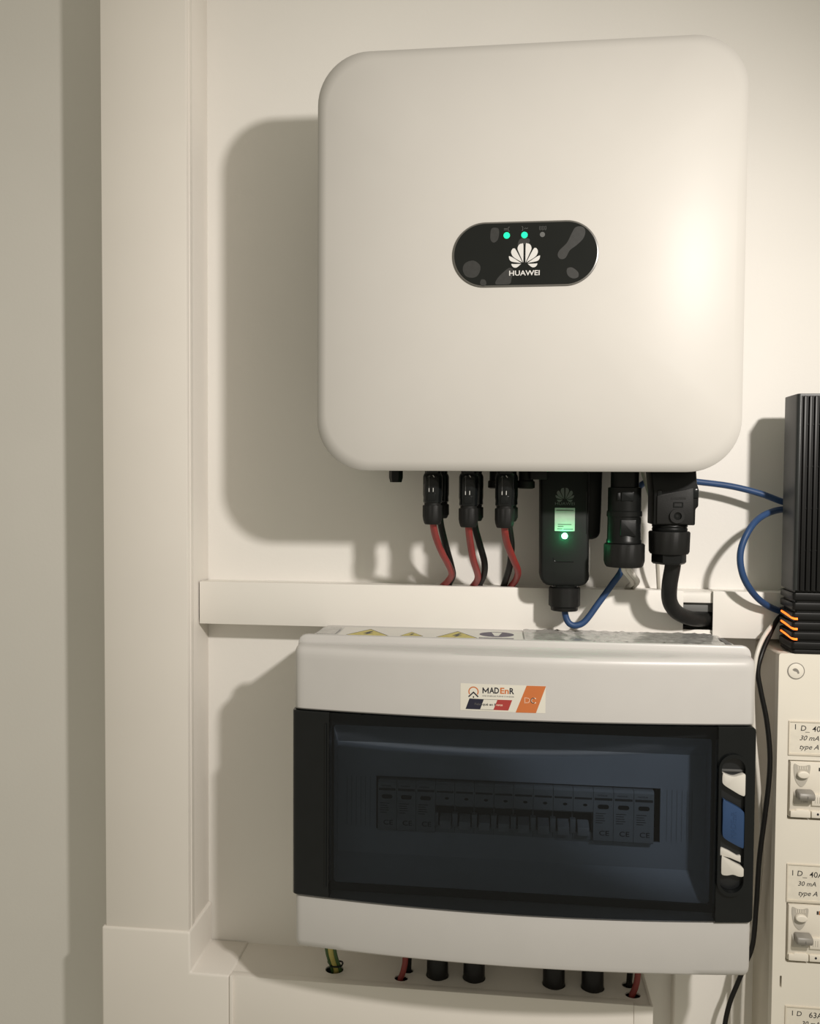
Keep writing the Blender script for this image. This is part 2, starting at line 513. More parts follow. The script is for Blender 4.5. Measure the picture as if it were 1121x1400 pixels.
strokes('wireless_icon', [((29.9, 216.2), (29.9, 212.9)), ((28.7, 215.9), (28.4, 214.6)), ((28.4, 214.6), (28.8, 213.4)), ((31.1, 215.9), (31.4, 214.6)), ((31.4, 214.6), (31.0, 213.4)), ((27.5, 216.2), (27.1, 214.6)), ((27.1, 214.6), (27.6, 213.0)), ((32.3, 216.2), (32.7, 214.6)), ((32.7, 214.6), (32.2, 213.0))], 153.72, 0.3, 'print_grey', disp)
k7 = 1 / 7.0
def dpt(u, v):   # image pixel position in a 7x enlargement of the display -> mm
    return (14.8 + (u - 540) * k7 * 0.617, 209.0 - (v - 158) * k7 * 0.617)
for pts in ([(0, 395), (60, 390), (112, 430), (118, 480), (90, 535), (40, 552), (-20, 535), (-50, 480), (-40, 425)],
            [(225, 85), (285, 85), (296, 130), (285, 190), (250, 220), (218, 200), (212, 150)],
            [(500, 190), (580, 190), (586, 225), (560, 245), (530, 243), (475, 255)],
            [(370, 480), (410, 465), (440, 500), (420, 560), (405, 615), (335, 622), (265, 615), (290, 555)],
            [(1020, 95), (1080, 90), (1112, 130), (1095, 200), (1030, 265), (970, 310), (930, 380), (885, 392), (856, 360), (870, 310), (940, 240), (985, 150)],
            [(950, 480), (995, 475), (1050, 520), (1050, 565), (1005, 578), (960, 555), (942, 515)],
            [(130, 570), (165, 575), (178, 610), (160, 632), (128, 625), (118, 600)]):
    bm = BM(); poly(bm, blob([dpt(u, v) for u, v in pts], 4), 153.69, 153.71, 'f'); obj('film_reflection', bm, 'glass_reflection', disp, smooth=False)  # reflections in the display film, painted as lighter grey patches

# ================================================================== SOLAR CABLES (plugged in below the inverter)
def solar_cable(cx, cd, ztop, zc, zb, path, col, label, marks):
    t = thing('solar_cable', (cx, cd, zb), label, 'cable', 'solar cables under the inverter')
    bm = BM(); lathe(bm, cx, cd, [(7.4, 15), (7.4, ztop), (8.0, ztop - 0.5), (8.9, ztop - 3), (8.9, zc + 8), (8.5, zc + 5), (8.7, zc + 1.2), (8.2, zc + 0.4)], 28)
    bd = obj('plug_body', bm, 'black_gloss', t)
    bm = BM(); lathe(bm, cx, cd, [(7.6, zc + 0.6), (7.6, zc - 2)], 28); obj('seal_ring', bm, 'black_matte', t)
    bm = BM(); lathe(bm, cx, cd, [(8.4, zc - 1.8), (8.6, zc - 2.4), (8.6, zc - 12), (8.5, zb + 4), (7.6, zb + 1), (6.8, zb)], 48, ribs=12, rib_h=0.45, rib_z=(zc - 13, zc - 2.2))
    obj('cap_nut', bm, 'black_matte', t)
    bm = BM(); poly(bm, rrect(cx - 3.6, cx + 3.6, zc + 2.5, zc + 9.5, 1), cd + 7.6, cd + 9.2, 'f'); obj('latch_tab', bm, 'black_gloss', bd, 0.5)
    if marks:
        y = cd + 8.95
        strokes('arrow_mark', [((cx - 2.5, ztop - 2), (cx - 2.5, zc + 10.5)), ((cx - 2.5, ztop - 2), (cx - 3.7, ztop - 3.8)), ((cx - 2.5, ztop - 2), (cx - 1.3, ztop - 3.8))], y - 0.3, 0.35, 'print_grey', bd)
        strokes('lock_mark', [((cx - 2.5, zc + 13.5), (cx - 2.5, zc + 10.8)), ((cx + 1.3, zc + 13.8), (cx + 1.3, zc + 10.8)), ((cx + 1.0, ztop - 2), (cx + 2.0, ztop - 3.4))], y, 0.6, 'print_white', bd)
    bm = BM(); tube(bm, path, 3.3, 14); obj('wire', bm, col, t)

REDS = [[(-65.2, 106, -30), (-65.2, 105, -38.9), (-63.8, 88, -52.5), (-59.5, 70, -67.7), (-54.2, 52, -81.4), (-51.7, 38, -92.3), (-56.5, 24, -101.2), (-62.9, 15, -108.0), (-66, 12, -113)],
        [(-32.5, 106, -30), (-32.5, 105, -41.2), (-31.5, 86, -57.0), (-29.3, 66, -74.7), (-25.7, 42, -91.4), (-26.8, 28, -99.6), (-31.6, 15, -107.4), (-34, 12, -113)],
        [(0.6, 106, -30), (0.6, 105, -42.2), (2.8, 86, -56.5), (9.3, 64, -74.2), (14.0, 46, -87.4), (12.2, 28, -98.1), (6.5, 15.5, -107.4), (3, 12, -114)]]
BLKS = [[(-61.7, 66, -25), (-61.7, 62, -39.2), (-57.0, 55, -61.7), (-52.7, 42, -80.9), (-51.1, 30, -93.9), (-55.3, 18, -103.6), (-57.5, 14, -110)],
        [(-28.3, 66, -25), (-28.3, 62, -41.6), (-23.3, 58, -61.0), (-19.1, 46, -78.5), (-19.6, 32, -92.4), (-23.8, 18, -103.0), (-25, 14, -110)],
        [(4.8, 66, -25), (4.8, 62, -41.2), (7.2, 54, -60.9), (6.1, 40, -81.6), (1.7, 20, -100.7), (-1.3, 14, -110)]]
names = ('nearest the left end of the inverter', 'in the middle of the three', 'nearest the black dongle')
for i, (cx, zc, zb) in enumerate(((-65.8, -19.5, -39), (-32.6, -22, -41.3), (0.4, -21.8, -41.5))):
    solar_cable(cx + 3.6, 66, 8, zc, zb + 4, BLKS[i], 'rubber_thin', 'black solar cable with plug, rear row, ' + names[i], False)
    solar_cable(cx, 106, 8, zc, zb, REDS[i], 'red', 'red solar cable with black plug, front row, ' + names[i], True)

# ================================================================== DONGLE
DK, DD = 1.054, -43.0       # dongle hangs close to the wall: drawn at 111 mm, pushed back along the line of sight, scaled about the camera
def shift_dongle(o):
    for v in o.data.vertices:
        w = v.co + ORI[o.name]
        v.co = Vector((w.x * DK, w.y - DD * MM, w.z * DK)) - ORI[o.name]
t = thing('communication_dongle', (57, 52, -123), 'black communication dongle with glowing green light and white label', 'dongle')
bm = BM(); poly(bm, [(32, 12), (33, -80)] + [(33 + 9 * (1 - math.cos(a)), -84.5 - 9 * math.sin(a)) for a in (0, .4, .8, 1.2, 1.57)] +
                [(68 + 9 * math.sin(a), -84.5 - 9 * math.cos(a)) for a in (0, .4, .8, 1.2, 1.57)] + [(76.5, -80), (76, 12)], 76, 111, 'f')
body = obj('housing', bm, 'dongle', t, 3.0, 3)
bm = BM(); poly(bm, [(70, 12), (70, -51.5), (80, -51.5), (84.5, -50), (87, -46), (87.8, -26), (88.4, 12)], 72, 101, 'f')
obj('side_housing', bm, 'black', t, 2.0, 3)
bm = BM(); poly(bm, [(73.2, -8), (73.7, -8), (73.9, -46), (73.4, -46)], 110.4, 111.2, 'f'); obj('seam', bm, 'black_gloss', body)
bm = BM(); tube(bm, [(44.2, 111, -67.5), (45.2, 111.2, -70.2), (47.5, 111.2, -71.3), (54, 111.2, -71.3), (62.6, 111.2, -71.3)], 0.35, 8); obj('thumb_ridge', bm, 'black_gloss', body)
logo(body, 54.1, -11.0, 12.6, 111.02, 'print_grey')
text('lettering', 'HUAWEI', 3.6, 54.3, 111.02, -18.9, 'print_grey', body, bold=0.0, width=17.5)
bm = BM(); poly(bm, rrect(45.4, 63.3, -43.6, -22.6, 0.4, 2), 111.0, 111.2, 'f'); lab = obj('label', bm, 'dlabel', body)
for (a, b, z) in ((47, 61.8, -24.8), (48.5, 60, -37.6), (48.5, 53, -39.4), (48, 52, -41.6), (53.5, 61.5, -41.8)):
    strokes('print_line', [((a, z), (b, z))], 111.2, 0.7, 'pen', lab)
bm = BM(); poly(bm, ell(54.4, -48.0, 2.6, n=24), 110.6, 111.8, 'f'); obj('status_light', bm, 'led_hot', body, 0.3)
bm = BM(); lathe(bm, 56, 95, [(13, -90), (13, -95.5), (14.6, -96.5), (14.6, -113), (12.8, -114.5), (12.4, -117.5), (8, -117.8)], 40, flats=10)
obj('gland_nut', bm, 'black_matte', t)
bm = BM(); lathe(bm, 56, 95, [(13.6, -91.5), (14.2, -93), (13.2, -95.2)], 40); obj('seal_ring', bm, 'black_gloss', t)
gl = bpy.data.lights.new('dongle_glow', 'POINT'); gl.energy = 0.020; gl.color = (0.03, 1.0, 0.32); gl.shadow_soft_size = 0.002
go = bpy.data.objects.new('dongle_glow', gl); go.location = P(57.3, 77, -50.6); COL.objects.link(go)
for o in [t] + list(t.children_recursive):
    if o.type == 'MESH': shift_dongle(o)

# ================================================================== BLUE CABLES
bm = BM(); tube(bm, [(59, 52, -114), (59.2, 55, -123.3), (60.7, 56, -131.0), (64.2, 57, -136.4), (70.4, 57, -137.7), (78.8, 56, -133.4), (91.4, 53, -116.5), (103.9, 51, -98.7), (112.2, 50, -86.6),
                     (116.5, 47, -75), (119.9, 40, -49.5), (126.3, 32, -21.1), (135.3, 26, -0.9), (162.0, 22, 4.3), (190.2, 22, 1.6), (221.1, 24, -2.5), (248.2, 26, -9.5), (268.2, 28, -17.1), (285.3, 29, -20.6), (300, 38, -22)], 3.1, 14)
finish(obj('network_cable', bm, 'blue', origin=(59, 55, -138)), 'blue network cable hanging from the dongle and passing behind to the router', 'cable')
bm = BM(); tube(bm, [(300, 38, -36), (285.9, 29, -27.5), (266.4, 30, -24.6), (244.0, 42, -31.7), (228.9, 54, -45.9), (221.5, 58, -66.5), (225.8, 56, -88.8), (241.7, 46, -109.2), (262.4, 36, -121.5), (281.4, 35, -124), (300, 38, -124)], 3.1, 14)
finish(obj('network_cable', bm, 'blue', origin=(222, 58, -124)), 'blue network cable looping out beside the black router', 'cable')

# ================================================================== ROUND CONNECTOR
t = thing('signal_connector', (109, 92, -76), 'round black signal connector between the dongle and the mains connector', 'connector')
bm = BM(); lathe(bm, 109.3, 92, [(12.6, 15), (12.6, -3.5), (14.9, -4.2), (14.9, -25), (15.8, -26), (15.8, -30), (15.0, -31), (15.2, -51), (15.8, -52), (15.8, -54.5), (14.8, -55.5)], 48)
bd = obj('plug_body', bm, 'black', t)
bm = BM(); lathe(bm, 109.7, 92, [(17.4, -55.2), (18.0, -56.2), (18.0, -71), (17.2, -75), (16.0, -76.5), (10, -77)], 60, ribs=15, rib_h=0.35, rib_z=(-72, -56))
obj('cap_nut', bm, 'black_matte', t)
bm = BM(); poly(bm, rrect(104.5, 115.5, -16, -8, 0.8), 105.5, 107.6, 'f'); obj('latch_tab', bm, 'black_gloss', bd, 0.5)
bm = BM(); poly(bm, rrect(101, 104, -15.5, -8.5, 0.6), 104.0, 106.3, 'f'); obj('latch_tab', bm, 'black', bd, 0.4)
bm = BM(); poly(bm, rrect(104, 118, -48, -33, 1), 105.0, 107.2, 'f'); obj('grip_pad', bm, 'black', bd, 0.6)
for i, pth in enumerate(([(110.1, 88, -72), (110.5, 86, -80), (117.7, 62, -87.5), (125.5, 38, -97), (123.5, 18, -105), (122, 14, -112)], [(114, 90, -72), (115, 86, -80), (122.8, 64, -87.9), (130, 40, -96.0), (129.2, 20, -104), (129, 15, -112)])):
    bm = BM(); tube(bm, pth, 2.5, 12); obj('wire', bm, 'whitecable', t)

# ================================================================== MAINS CONNECTOR + CABLE
t = thing('mains_connector', (150, 90, -73), 'square black mains connector with thick cable bending into the trunking', 'connector')
bm = BM(); poly(bm, [(130, 15), (133, -9), (132.8, -37.3), (169.4, -37.3), (169.6, -22.5), (172, -20.5), (172.2, -5.5), (170.5, 0), (169.3, 15)], 74, 106, 'f')
bd = obj('housing', bm, 'black', t, 1.2, 2)
bm = BM(); poly(bm, [(135.5, -36.3), (135.5, -11), (141, -9.5), (160, -5.5), (167, -3.6), (167.6, -36.3)], 105.5, 108.2, 'f'); face = obj('face_plate', bm, 'black_matte', bd, 0.8)
bm = BM(); poly(bm, rrect(149.6, 158.2, -21.4, -16.6, 0.5), 107.5, 108.6, 'f', [rrect(150.6, 157.2, -20.4, -17.4, 0.3)]); obj('window_frame', bm, 'black_gloss', face)
bm = BM(); poly(bm, rrect(147.6, 160.4, -14.2, -12, 0.3), 107.6, 108.45, 'f'); obj('rib', bm, 'black_matte', face)
bm = BM(); poly(bm, ell(152.9, -29, 6.4, n=28), 107.5, 110.4, 'f', [ell(153.3, -29, 3.5, n=20)]); obj('screw_boss', bm, 'black_matte', face)
bm = BM(); poly(bm, ell(153.3, -29, 3.4, n=20), 107.4, 108.4, 'f', [ell(153.3, -29, 1.4, n=8)]); obj('screw_head', bm, 'black_gloss', face)
bm = BM(); box(bm, 165.5, 171.8, 90, 107.6, -13, -4.5); obj('lock_tab', bm, 'black_gloss', bd, 0.8)
bm = BM(); box(bm, 136, 140, 104, 107.4, -11.5, -6); obj('lock_tab', bm, 'black_gloss', bd, 0.6)
bm = BM(); lathe(bm, 150.3, 90, [(15.4, -36.8), (15.9, -38.5), (15.2, -40), (15.9, -41.5), (15.4, -43.5)], 40); obj('thread', bm, 'black', t)
bm = BM(); lathe(bm, 150, 90, [(17.6, -43.6), (18.1, -44.6), (17.6, -62), (16.8, -64)], 56, ribs=14, rib_h=0.35, rib_z=(-62.5, -44)); obj('cap_nut', bm, 'black_matte', t)
bm = BM(); lathe(bm, 150, 90, [(15.8, -63.8), (15.8, -71.8), (14.2, -73.4), (9, -73.6)], 36, flats=6); obj('gland_nut', bm, 'black', t)
bm = BM(); tube(bm, [(154, 88, -66), (154.3, 86, -76), (153.6, 77, -94), (156, 65, -110), (163.5, 52, -121.5), (175, 41, -129), (189, 30, -133.2), (203, 18.5, -134), (218, 14, -133.5), (250, 13, -132)], 7.2, 20)
obj('mains_cable', bm, 'rubber', t)

bm = BM(); tube(bm, [(131, 40, 18), (133.7, 40, 9.7), (138.8, 40, -6.6), (144.2, 38, -24.4), (148.5, 32, -53.3), (151.8, 24, -82.8), (155.0, 14, -105.6), (156, 12, -114)], 1.9, 12)
finish(obj('earth_wire', bm, 'greycable', origin=(156, 12, -114)), 'thin grey wire running down behind the mains connector', 'wire')

# ================================================================== DISTRIBUTION ENCLOSURE
enc = thing('distribution_enclosure', (14, 0, -437), 'grey-white electrical enclosure with smoked door below the inverter', 'enclosure')
EX0, EX1 = -192.0, 220.0
def bow(x):
    u = (x - 14) / 206.0
    return 14.0 * max(0.0, 1 - u * u)
def sweep(bm, prof, x0, x1, n=40, rl=0.0, rr=0.0, ztop=None, zbot=None, rc=7.0):
    """closed profile of (depth, z, bow factor) swept along X on the bowed front; ends rounded"""
    xs = [x0 + (x1 - x0) * k / n for k in range(n + 1)]
    ex = []
    if rl: ex += [x0 + rl * q for q in (0.03, 0.12, 0.3, 0.6, 1.0, 1.5)]
    if rr: ex += [x1 - rr * q for q in (0.03, 0.12, 0.3, 0.6, 1.0, 1.5)]
    xs = sorted(set(round(v, 3) for v in xs + ex))
    rings = []
    for x in xs:
        ring = []
        for d, z, f in prof:
            dd = d + bow(x) * f
            zz = z
            for r, e in ((rl, x - x0), (rr, x1 - x)):
                if r and e < r:
                    s = r - math.sqrt(max(0, r * r - (r - e) ** 2))
                    if f > 0.05: dd -= s * 0.8 * f
                    if ztop is not None:
                        w = max(0.0, 1 - (ztop - z) / 14.0); zz -= s * w
                    if zbot is not None:
                        w = max(0.0, 1 - (z - zbot) / 12.0); zz += s * w
            ring.append(bm.verts.new(P(x, dd, zz)))
        rings.append(ring)
    m = len(prof)
    for a, b in zip(rings, rings[1:]):
        for k in range(m):
            bm.faces.new((a[k], a[(k + 1) % m], b[(k + 1) % m], b[k]))
    bm.faces.new(rings[0]); bm.faces.new(rings[-1])
    return bm
# back box: five walls
bm = BM()
sec = rrect(-185, 214, -437, -146.2, 6, 5)
secb = rrect(-182, 211, -433, -149, 6, 5)
lo = [bm.verts.new(P(x, 0, z)) for x, z in secb]; hi = [bm.verts.new(P(x, 101, z)) for x, z in sec]
hin = [bm.verts.new(P(x, 101, z)) for x, z in rrect(-182, 211, -434, -149.2, 5, 5)]; lin = [bm.verts.new(P(x, 3, z)) for x, z in rrect(-180, 209, -431, -151, 5, 5)]
n = len(lo)
for a, b in ((lo, hi), (hi, hin), (hin, lin)):
    for k in range(n): bm.faces.new((a[k], a[(k + 1) % n], b[(k + 1) % n], b[k]))
bm.faces.new(lo); bm.faces.new(lin)
obj('back_box', bm, 'box', enc)
bm = BM()
sweep(bm, [(98, -151, 0), (98, -146.3, 0), (99.0, -144.9, 0), (103, -144.5, 0), (104.4, -145.2, 0), (105.0, -146.6, 0), (105.6, -150.4, 0), (107, -151.6, .1), (111, -152.0, .5), (116.5, -152.8, .9), (119.4, -154.4, 1), (121.2, -157.0, 1), (121.9, -160, 1),
           (122, -164, 1), (122, -209.6, 1), (120.8, -211, 1), (108, -211, 1), (108, -160, .8), (100, -151, 0)], EX0, EX1, rl=7, rr=7, ztop=-145)
obj('upper_panel', bm, 'box', enc)
bm = BM()
sweep(bm, [(98, -386.2, 0), (108, -385.6, 1), (121, -385.6, 1), (122.3, -386.6, 1), (122.6, -392, 1), (122.6, -428, 1), (121.4, -432.6, 1), (118.5, -435.6, .9), (113, -437, .6), (98, -437.6, 0)], EX0 + 1.5, EX1 - 0.5, rl=5, rr=5, zbot=-437)
obj('lower_panel', bm, 'box', enc)
for x0, x1 in ((-185, -160), (190, 214)):
    bm = BM(); box(bm, x0, x1, 96, 106, -386, -211); obj('side_frame', bm, 'inner_black', enc)
bm = BM(); poly(bm, [(-188, -388), (216, -388), (216, -209), (-188, -209)], 107, 110, 'f', [rrect(-157, 187, -379, -228, 3)])
obj('inner_frame', bm, 'inner_black', enc, smooth=False)
# tray behind the door: plate with a window for the modules, sloping margins
TX0, TX1, TZ0, TZ1 = -157, 187, -379, -228
WIN = (-119.5, 146.5, -333.5, -282.5)
bm = BM(); poly(bm, [(TX0, -358), (TX1, -358), (TX1, -250), (TX0, -250)], 86, 88, 'f', [[(WIN[0], WIN[2]), (WIN[1], WIN[2]), (WIN[1], WIN[3]), (WIN[0], WIN[3])]])
tray = obj('inner_plate', bm, 'tray', enc, smooth=False)
bm = BM()
for q in ([(TX0, 107, TZ1), (TX1, 107, TZ1), (TX1, 88, -250), (TX0, 88, -250)],
          [(TX0, 107, TZ0), (TX1, 107, TZ0), (TX1, 97, -369), (TX0, 97, -369)],
          [(TX0, 97, -369), (TX1, 97, -369), (TX1, 88, -358), (TX0, 88, -358)],
          [(TX0, 107, TZ0), (TX0, 97, -369), (TX0, 88, -358), (TX0, 88, -250), (TX0, 107, TZ1)],
          [(TX1, 107, TZ0), (TX1, 97, -369), (TX1, 88, -358), (TX1, 88, -250), (TX1, 107, TZ1)]):
    bm.faces.new([bm.verts.new(P(*v)) for v in q])
obj('plate_margin', bm, 'tray', enc, smooth=False)
bm = BM(); box(bm, WIN[0] - 4, WIN[1] + 4, 40, 42, WIN[2] - 4, WIN[3] + 4); obj('mounting_rail', bm, 'inner_black', enc)
for k in range(6):
    for sx in (-1, 1):
        x = (WIN[0] - 6 - k * 4.5) if sx < 0 else (WIN[1] + 6 + k * 4.5)
        bm = BM(); box(bm, x - 0.25, x + 0.25, 88, 88.3, WIN[2] + 2, WIN[3] - 1); obj('knockout_line', bm, 'module', tray)
# smoked door: opaque hinge and latch strips, see-through pane
def slab(x0, x1, z0, z1, d0, d1, rl=0, rr=0):
    b2 = BM()
    sweep(b2, [(d0, z1, 1), (d1 - 1, z1, 1), (d1, z1 - 1, 1), (d1, z0 + 1, 1), (d1 - 1, z0, 1), (d0, z0, 1)], x0, x1, 24, rl, rr)
    return b2
door = obj('door', slab(-193, -157.5, -384.8, -211.8, 112, 124.6, 5, 0), 'black_gloss', enc, label='smoked see-through plastic door')
ring_o = rrect(187.9, 213.2, -360.5, -235.0, 12.6, 10); ring_i = rrect(190.2, 210.9, -357.4, -238.2, 10.3, 10)
def bowed(b2):
    for v in b2.verts: v.co.y -= bow(v.co.x / MM) * MM
    return b2
bm = BM(); poly(bm, [(187.5, -384.8), (217, -384.8), (219.5, -383), (220, -380), (220, -216), (219.5, -213.5), (217, -211.8), (187.5, -211.8)], 114, 124.6, 'f', [rrect(190.0, 211.1, -357.6, -238.0, 10.5, 10)])
obj('latch_strip', bowed(bm), 'black_gloss', door, smooth=False)
obj('pane', slab(-157.5, 187.5, -384.8, -211.8, 122.0, 124.4), 'smoke', door)
bm = BM(); tube(bm, [(-160.5, 125.2 + bow(-160), -222), (-160.5, 125.2 + bow(-160), -374)], 0.8, 8); obj('hinge_bead', bm, 'black_gloss', door)
# latch
LD = 123.5
bm = BM(); poly(bm, ring_o, 122, 127.2, 'f', [ring_i]); obj('latch_rim', bowed(bm), 'black_gloss', door, smooth=False)
bm = BM(); poly(bm, ring_i, 116, LD - 0.6, 'f'); rec = obj('latch_recess', bm, 'recess', door)
bm = BM(); box(bm, 190.6, 210.3, LD - 1, LD + 0.4, -252, -250); obj('latch_ridge', bm, 'print_grey', rec, 0.4)
bm = BM(); poly(bm, blob([(192, -252.5), (195, -253.6), (200.6, -255.2), (206, -253.6), (210.2, -252.3), (211.2, -256), (211, -270), (208, -271.3), (200, -267), (192.6, -262.2), (191.4, -258)], 4), LD - 0.8, LD + 4.8, 'f')
obj('latch_clip', bm, 'clip', rec, 0.6, label='small white sliding latch clip')
bm = BM(); poly(bm, [(190.6, -320.5), (193, -319.5), (199, -322), (206, -326), (208.8, -325.4), (209, -331.5), (200, -328), (190.8, -326)], LD - 0.9, LD + 2.4, 'f')
obj('latch_clip', bm, 'clip', rec, 0.4)
bm = BM(); poly(bm, blob([(192.2, -326), (194, -326.8), (203, -331.5), (210, -335), (211, -338), (210.8, -342.4), (207, -343), (202, -341.6), (197, -342.6), (192.8, -342), (192, -338)], 4), LD - 0.8, LD + 4.8, 'f')
obj('latch_clip', bm, 'clip', rec, 0.6)
bm = BM(); poly(bm, blob([(192.6, -276.6), (196, -277.6), (203, -281.0), (209.0, -284.8), (210.8, -289), (210.9, -305), (210.7, -317), (208, -317.4), (201, -314), (194.6, -310.2), (192.6, -306), (192.5, -292)], 4), LD - 0.8, LD + 4.2, 'f')
bl = obj('latch_badge', bm, 'latch_blue', rec, 0.7, label='blue slanted badge')
text('lettering', 'MADEnR', 6.4, 202.2, LD + 4.15, -298, 'latch_blue', bl, rot=math.pi / 2, width=None, ext=0.3)

# front sticker
SX, SZ, SD = 0.2, -191.2, 122 + 14 + 0.05
def fpoly(name, pts, m, parent, d=0.0, th=0.06):
    b2 = BM(); poly(b2, pts, SD + d, SD + d + th, 'f'); return obj(name, b2, m, parent, smooth=False)
def spt(u, v):   # image pixels of the sticker, 8x enlargement -> mm
    # sticker corners in those enlarged pixels: (80,95) (1005,150) (1000,455) (75,385)
    fx = (u - 78) / 925.0
    top = 95 + 58 * fx; bot = 385 + 70 * fx
    fz = (v - top) / (bot - top)
    return (-37.2 + 75.0 * fx, -178.9 - 24.2 * fz)
st = fpoly('sticker', [(-37.2, -178.9), (37.8, -178.9), (37.8, -203.1), (-37.2, -203.1)], 'paper', enc, 0, 0.1)
st['label'] = 'white and orange manufacturer sticker'
cx, cz = spt(222, 190)
arc = [(cx + 4.6 * math.cos(a), cz + 4.6 * math.sin(a)) for a in [math.radians(-35 + 250 * k / 24) for k in range(25)]]
arci = [(cx + 3.6 * math.cos(a), cz + 3.6 * math.sin(a)) for a in [math.radians(-35 + 250 * k / 24) for k in range(25)]]
fpoly('logo_arc', arc + arci[::-1], 'orange', st, 0.1)
a, b, c_ = spt(172, 240), spt(222, 196), spt(270, 245)
for p_, q_ in ((a, b), (b, c_)):
    dx, dz = q_[0] - p_[0], q_[1] - p_[1]; L = math.hypot(dx, dz); nx, nz = -dz / L * 0.55, dx / L * 0.55
    ex_, ez_ = dx / L * 0.4, dz / L * 0.4
    fpoly('logo_roof', [(p_[0] + nx - ex_, p_[1] + nz - ez_), (p_[0] - nx - ex_, p_[1] - nz - ez_), (q_[0] - nx + ex_, q_[1] - nz + ez_), (q_[0] + nx + ex_, q_[1] + nz + ez_)], 'ink', st, 0.18)
fpoly('logo_door', ell(*spt(222, 248), 0.6, 0.9, 12), 'ink', st, 0.1)
tx = [('AD', 'ink', spt(394, 185)[0], spt(500, 190)[0]), ('En', 'orange', spt(512, 190)[0], spt(606, 190)[0]), ('R', 'ink', spt(614, 190)[0], spt(664, 190)[0])]
for s, m, x0, x1 in tx:
    text('lettering', s, 7.4, (x0 + x1) / 2, SD + 0.1, spt(480, 190)[1], m, st, bold=0.20, width=x1 - x0)
zc_ = spt(480, 190)[1]; xa_, xb_ = spt(326, 190)[0], spt(382, 190)[0]; xm_ = (xa_ + xb_) / 2
strokes('lettering', [((xa_, zc_ - 2.1), (xa_, zc_ + 2.1)), ((xb_, zc_ - 2.1), (xb_, zc_ + 2.1)), ((xa_, zc_ + 2.0), (xm_, zc_ - 1.0)), ((xb_, zc_ + 2.0), (xm_, zc_ - 1.0))], SD + 0.1, 1.0, 'ink', st)
text('lettering', 'UNE ENERGIE PLEINE D\'AVENIR', 1.7, (spt(318, 250)[0] + spt(664, 250)[0]) / 2, SD + 0.1, spt(490, 250)[1], 'print_grey', st, width=spt(664, 250)[0] - spt(318, 250)[0])
fpoly('flag_blue', [spt(178, 262), spt(336, 275), spt(296, 385), spt(136, 374)], 'navy', st, 0.1)
fpoly('flag_red', [spt(484, 285), spt(644, 296), spt(602, 408), spt(440, 396)], 'flagred', st, 0.1)
for p_, q_ in (((336, 275), (484, 285)), ((296, 383), (442, 394))):
    a, b = spt(*p_), spt(*q_); fpoly('flag_edge', [a, b, (b[0], b[1] - 0.25), (a[0], a[1] - 0.25)], 'ink', st, 0.1)
fz = spt(390, 335)[1]
for s, m, x0, x1 in (('Fabri', 'print_grey', 236, 318), ('qué en F', 'ink', 322, 468), ('rance', 'outline', 472, 540)):
    text('lettering', s, 2.9, (spt(x0, 335)[0] + spt(x1, 335)[0]) / 2, SD + 0.2, fz, m, st, bold=0.03, width=spt(x1, 335)[0] - spt(x0, 335)[0])
fpoly('orange_band', [spt(798, 142), spt(1006, 155), spt(902, 447), spt(682, 432)], 'orange', st, 0.1)
text('lettering', 'D', 7.2, spt(806, 308)[0], SD + 0.2, spt(806, 308)[1], 'outline', st, bold=0.05, width=4.8)
text('lettering', 'D', 7.2, spt(806, 308)[0], SD + 0.3, spt(806, 308)[1], 'orange', st, bold=-0.16, width=4.0)
text('lettering', 'C', 7.2, spt(872, 312)[0], SD + 0.2, spt(872, 312)[1], 'outline', st, bold=0.06, width=4.6)
text('lettering', 'C', 7.2, spt(870, 312)[0] - 0.4, SD + 0.3, spt(872, 312)[1], 'ink', st, bold=-0.02, width=3.6)

# lay the sticker onto the bowed front
for o in [st] + list(st.children):
    b2 = BM(); b2.from_mesh(o.data)
    for xx in range(-36, 40, 4):
        bmesh.ops.bisect_plane(b2, geom=b2.verts[:] + b2.edges[:] + b2.faces[:], plane_co=P(xx, 0, 0) - ORI[o.name], plane_no=(1, 0, 0))
    for v in b2.verts:
        v.co.y -= (bow((v.co.x + ORI[o.name].x) / MM) - 14.0) * MM
    b2.to_mesh(o.data); b2.free()

# labels and tape on top of the enclosure
bm = BM(); box(bm, -157, 18.5, 52, 97, -146.2, -145.9); sh = obj('warning_sheet', bm, 'sheet', enc, label='clear sheet of warning stickers')
for tri in ([(-150, 96), (-107, 95), (-130, 60)], [(-97, 92), (-75, 91), (-88, 70)], [(-64, 96), (-22, 96), (-44, 60)]):
    cxx = sum(p_[0] for p_ in tri) / 3; cdd = sum(p_[1] for p_ in tri) / 3
    bm = BM(); poly(bm, tri, -145.9, -145.8, 't'); w = obj('warning_triangle', bm, 'ink', sh, smooth=False)
    bm = BM(); poly(bm, [(cxx + (x - cxx) * 0.9, cdd + (d - cdd) * 0.9) for x, d in tri], -145.8, -145.74, 't'); obj('triangle_field', bm, 'yellow', w, smooth=False)
    bm = BM()
    kk = (tri[1][0] - tri[0][0]) / 43
    poly(bm, [(cxx + 1 * kk, cdd - 12 * kk), (cxx - 5 * kk, cdd + 1 * kk), (cxx - 0.6 * kk, cdd + 1 * kk), (cxx - 3 * kk, cdd + 9 * kk), (cxx + 5 * kk, cdd - 2 * kk), (cxx + 1 * kk, cdd - 2 * kk), (cxx + 4 * kk, cdd - 12 * kk)], -145.74, -145.7, 't')
    obj('bolt_symbol', bm, 'ink', w, smooth=False)
bm = BM(); poly(bm, ell(-6, 72, 16.5, 13, 32), -145.9, -145.8, 't'); w = obj('round_sign', bm, 'purple', sh, smooth=False)
bm = BM(); poly(bm, [(-11, 62), (-1, 62), (-4, 80), (-8, 80)], -145.8, -145.75, 't'); obj('figure_symbol', bm, 'sheet', w, smooth=False)
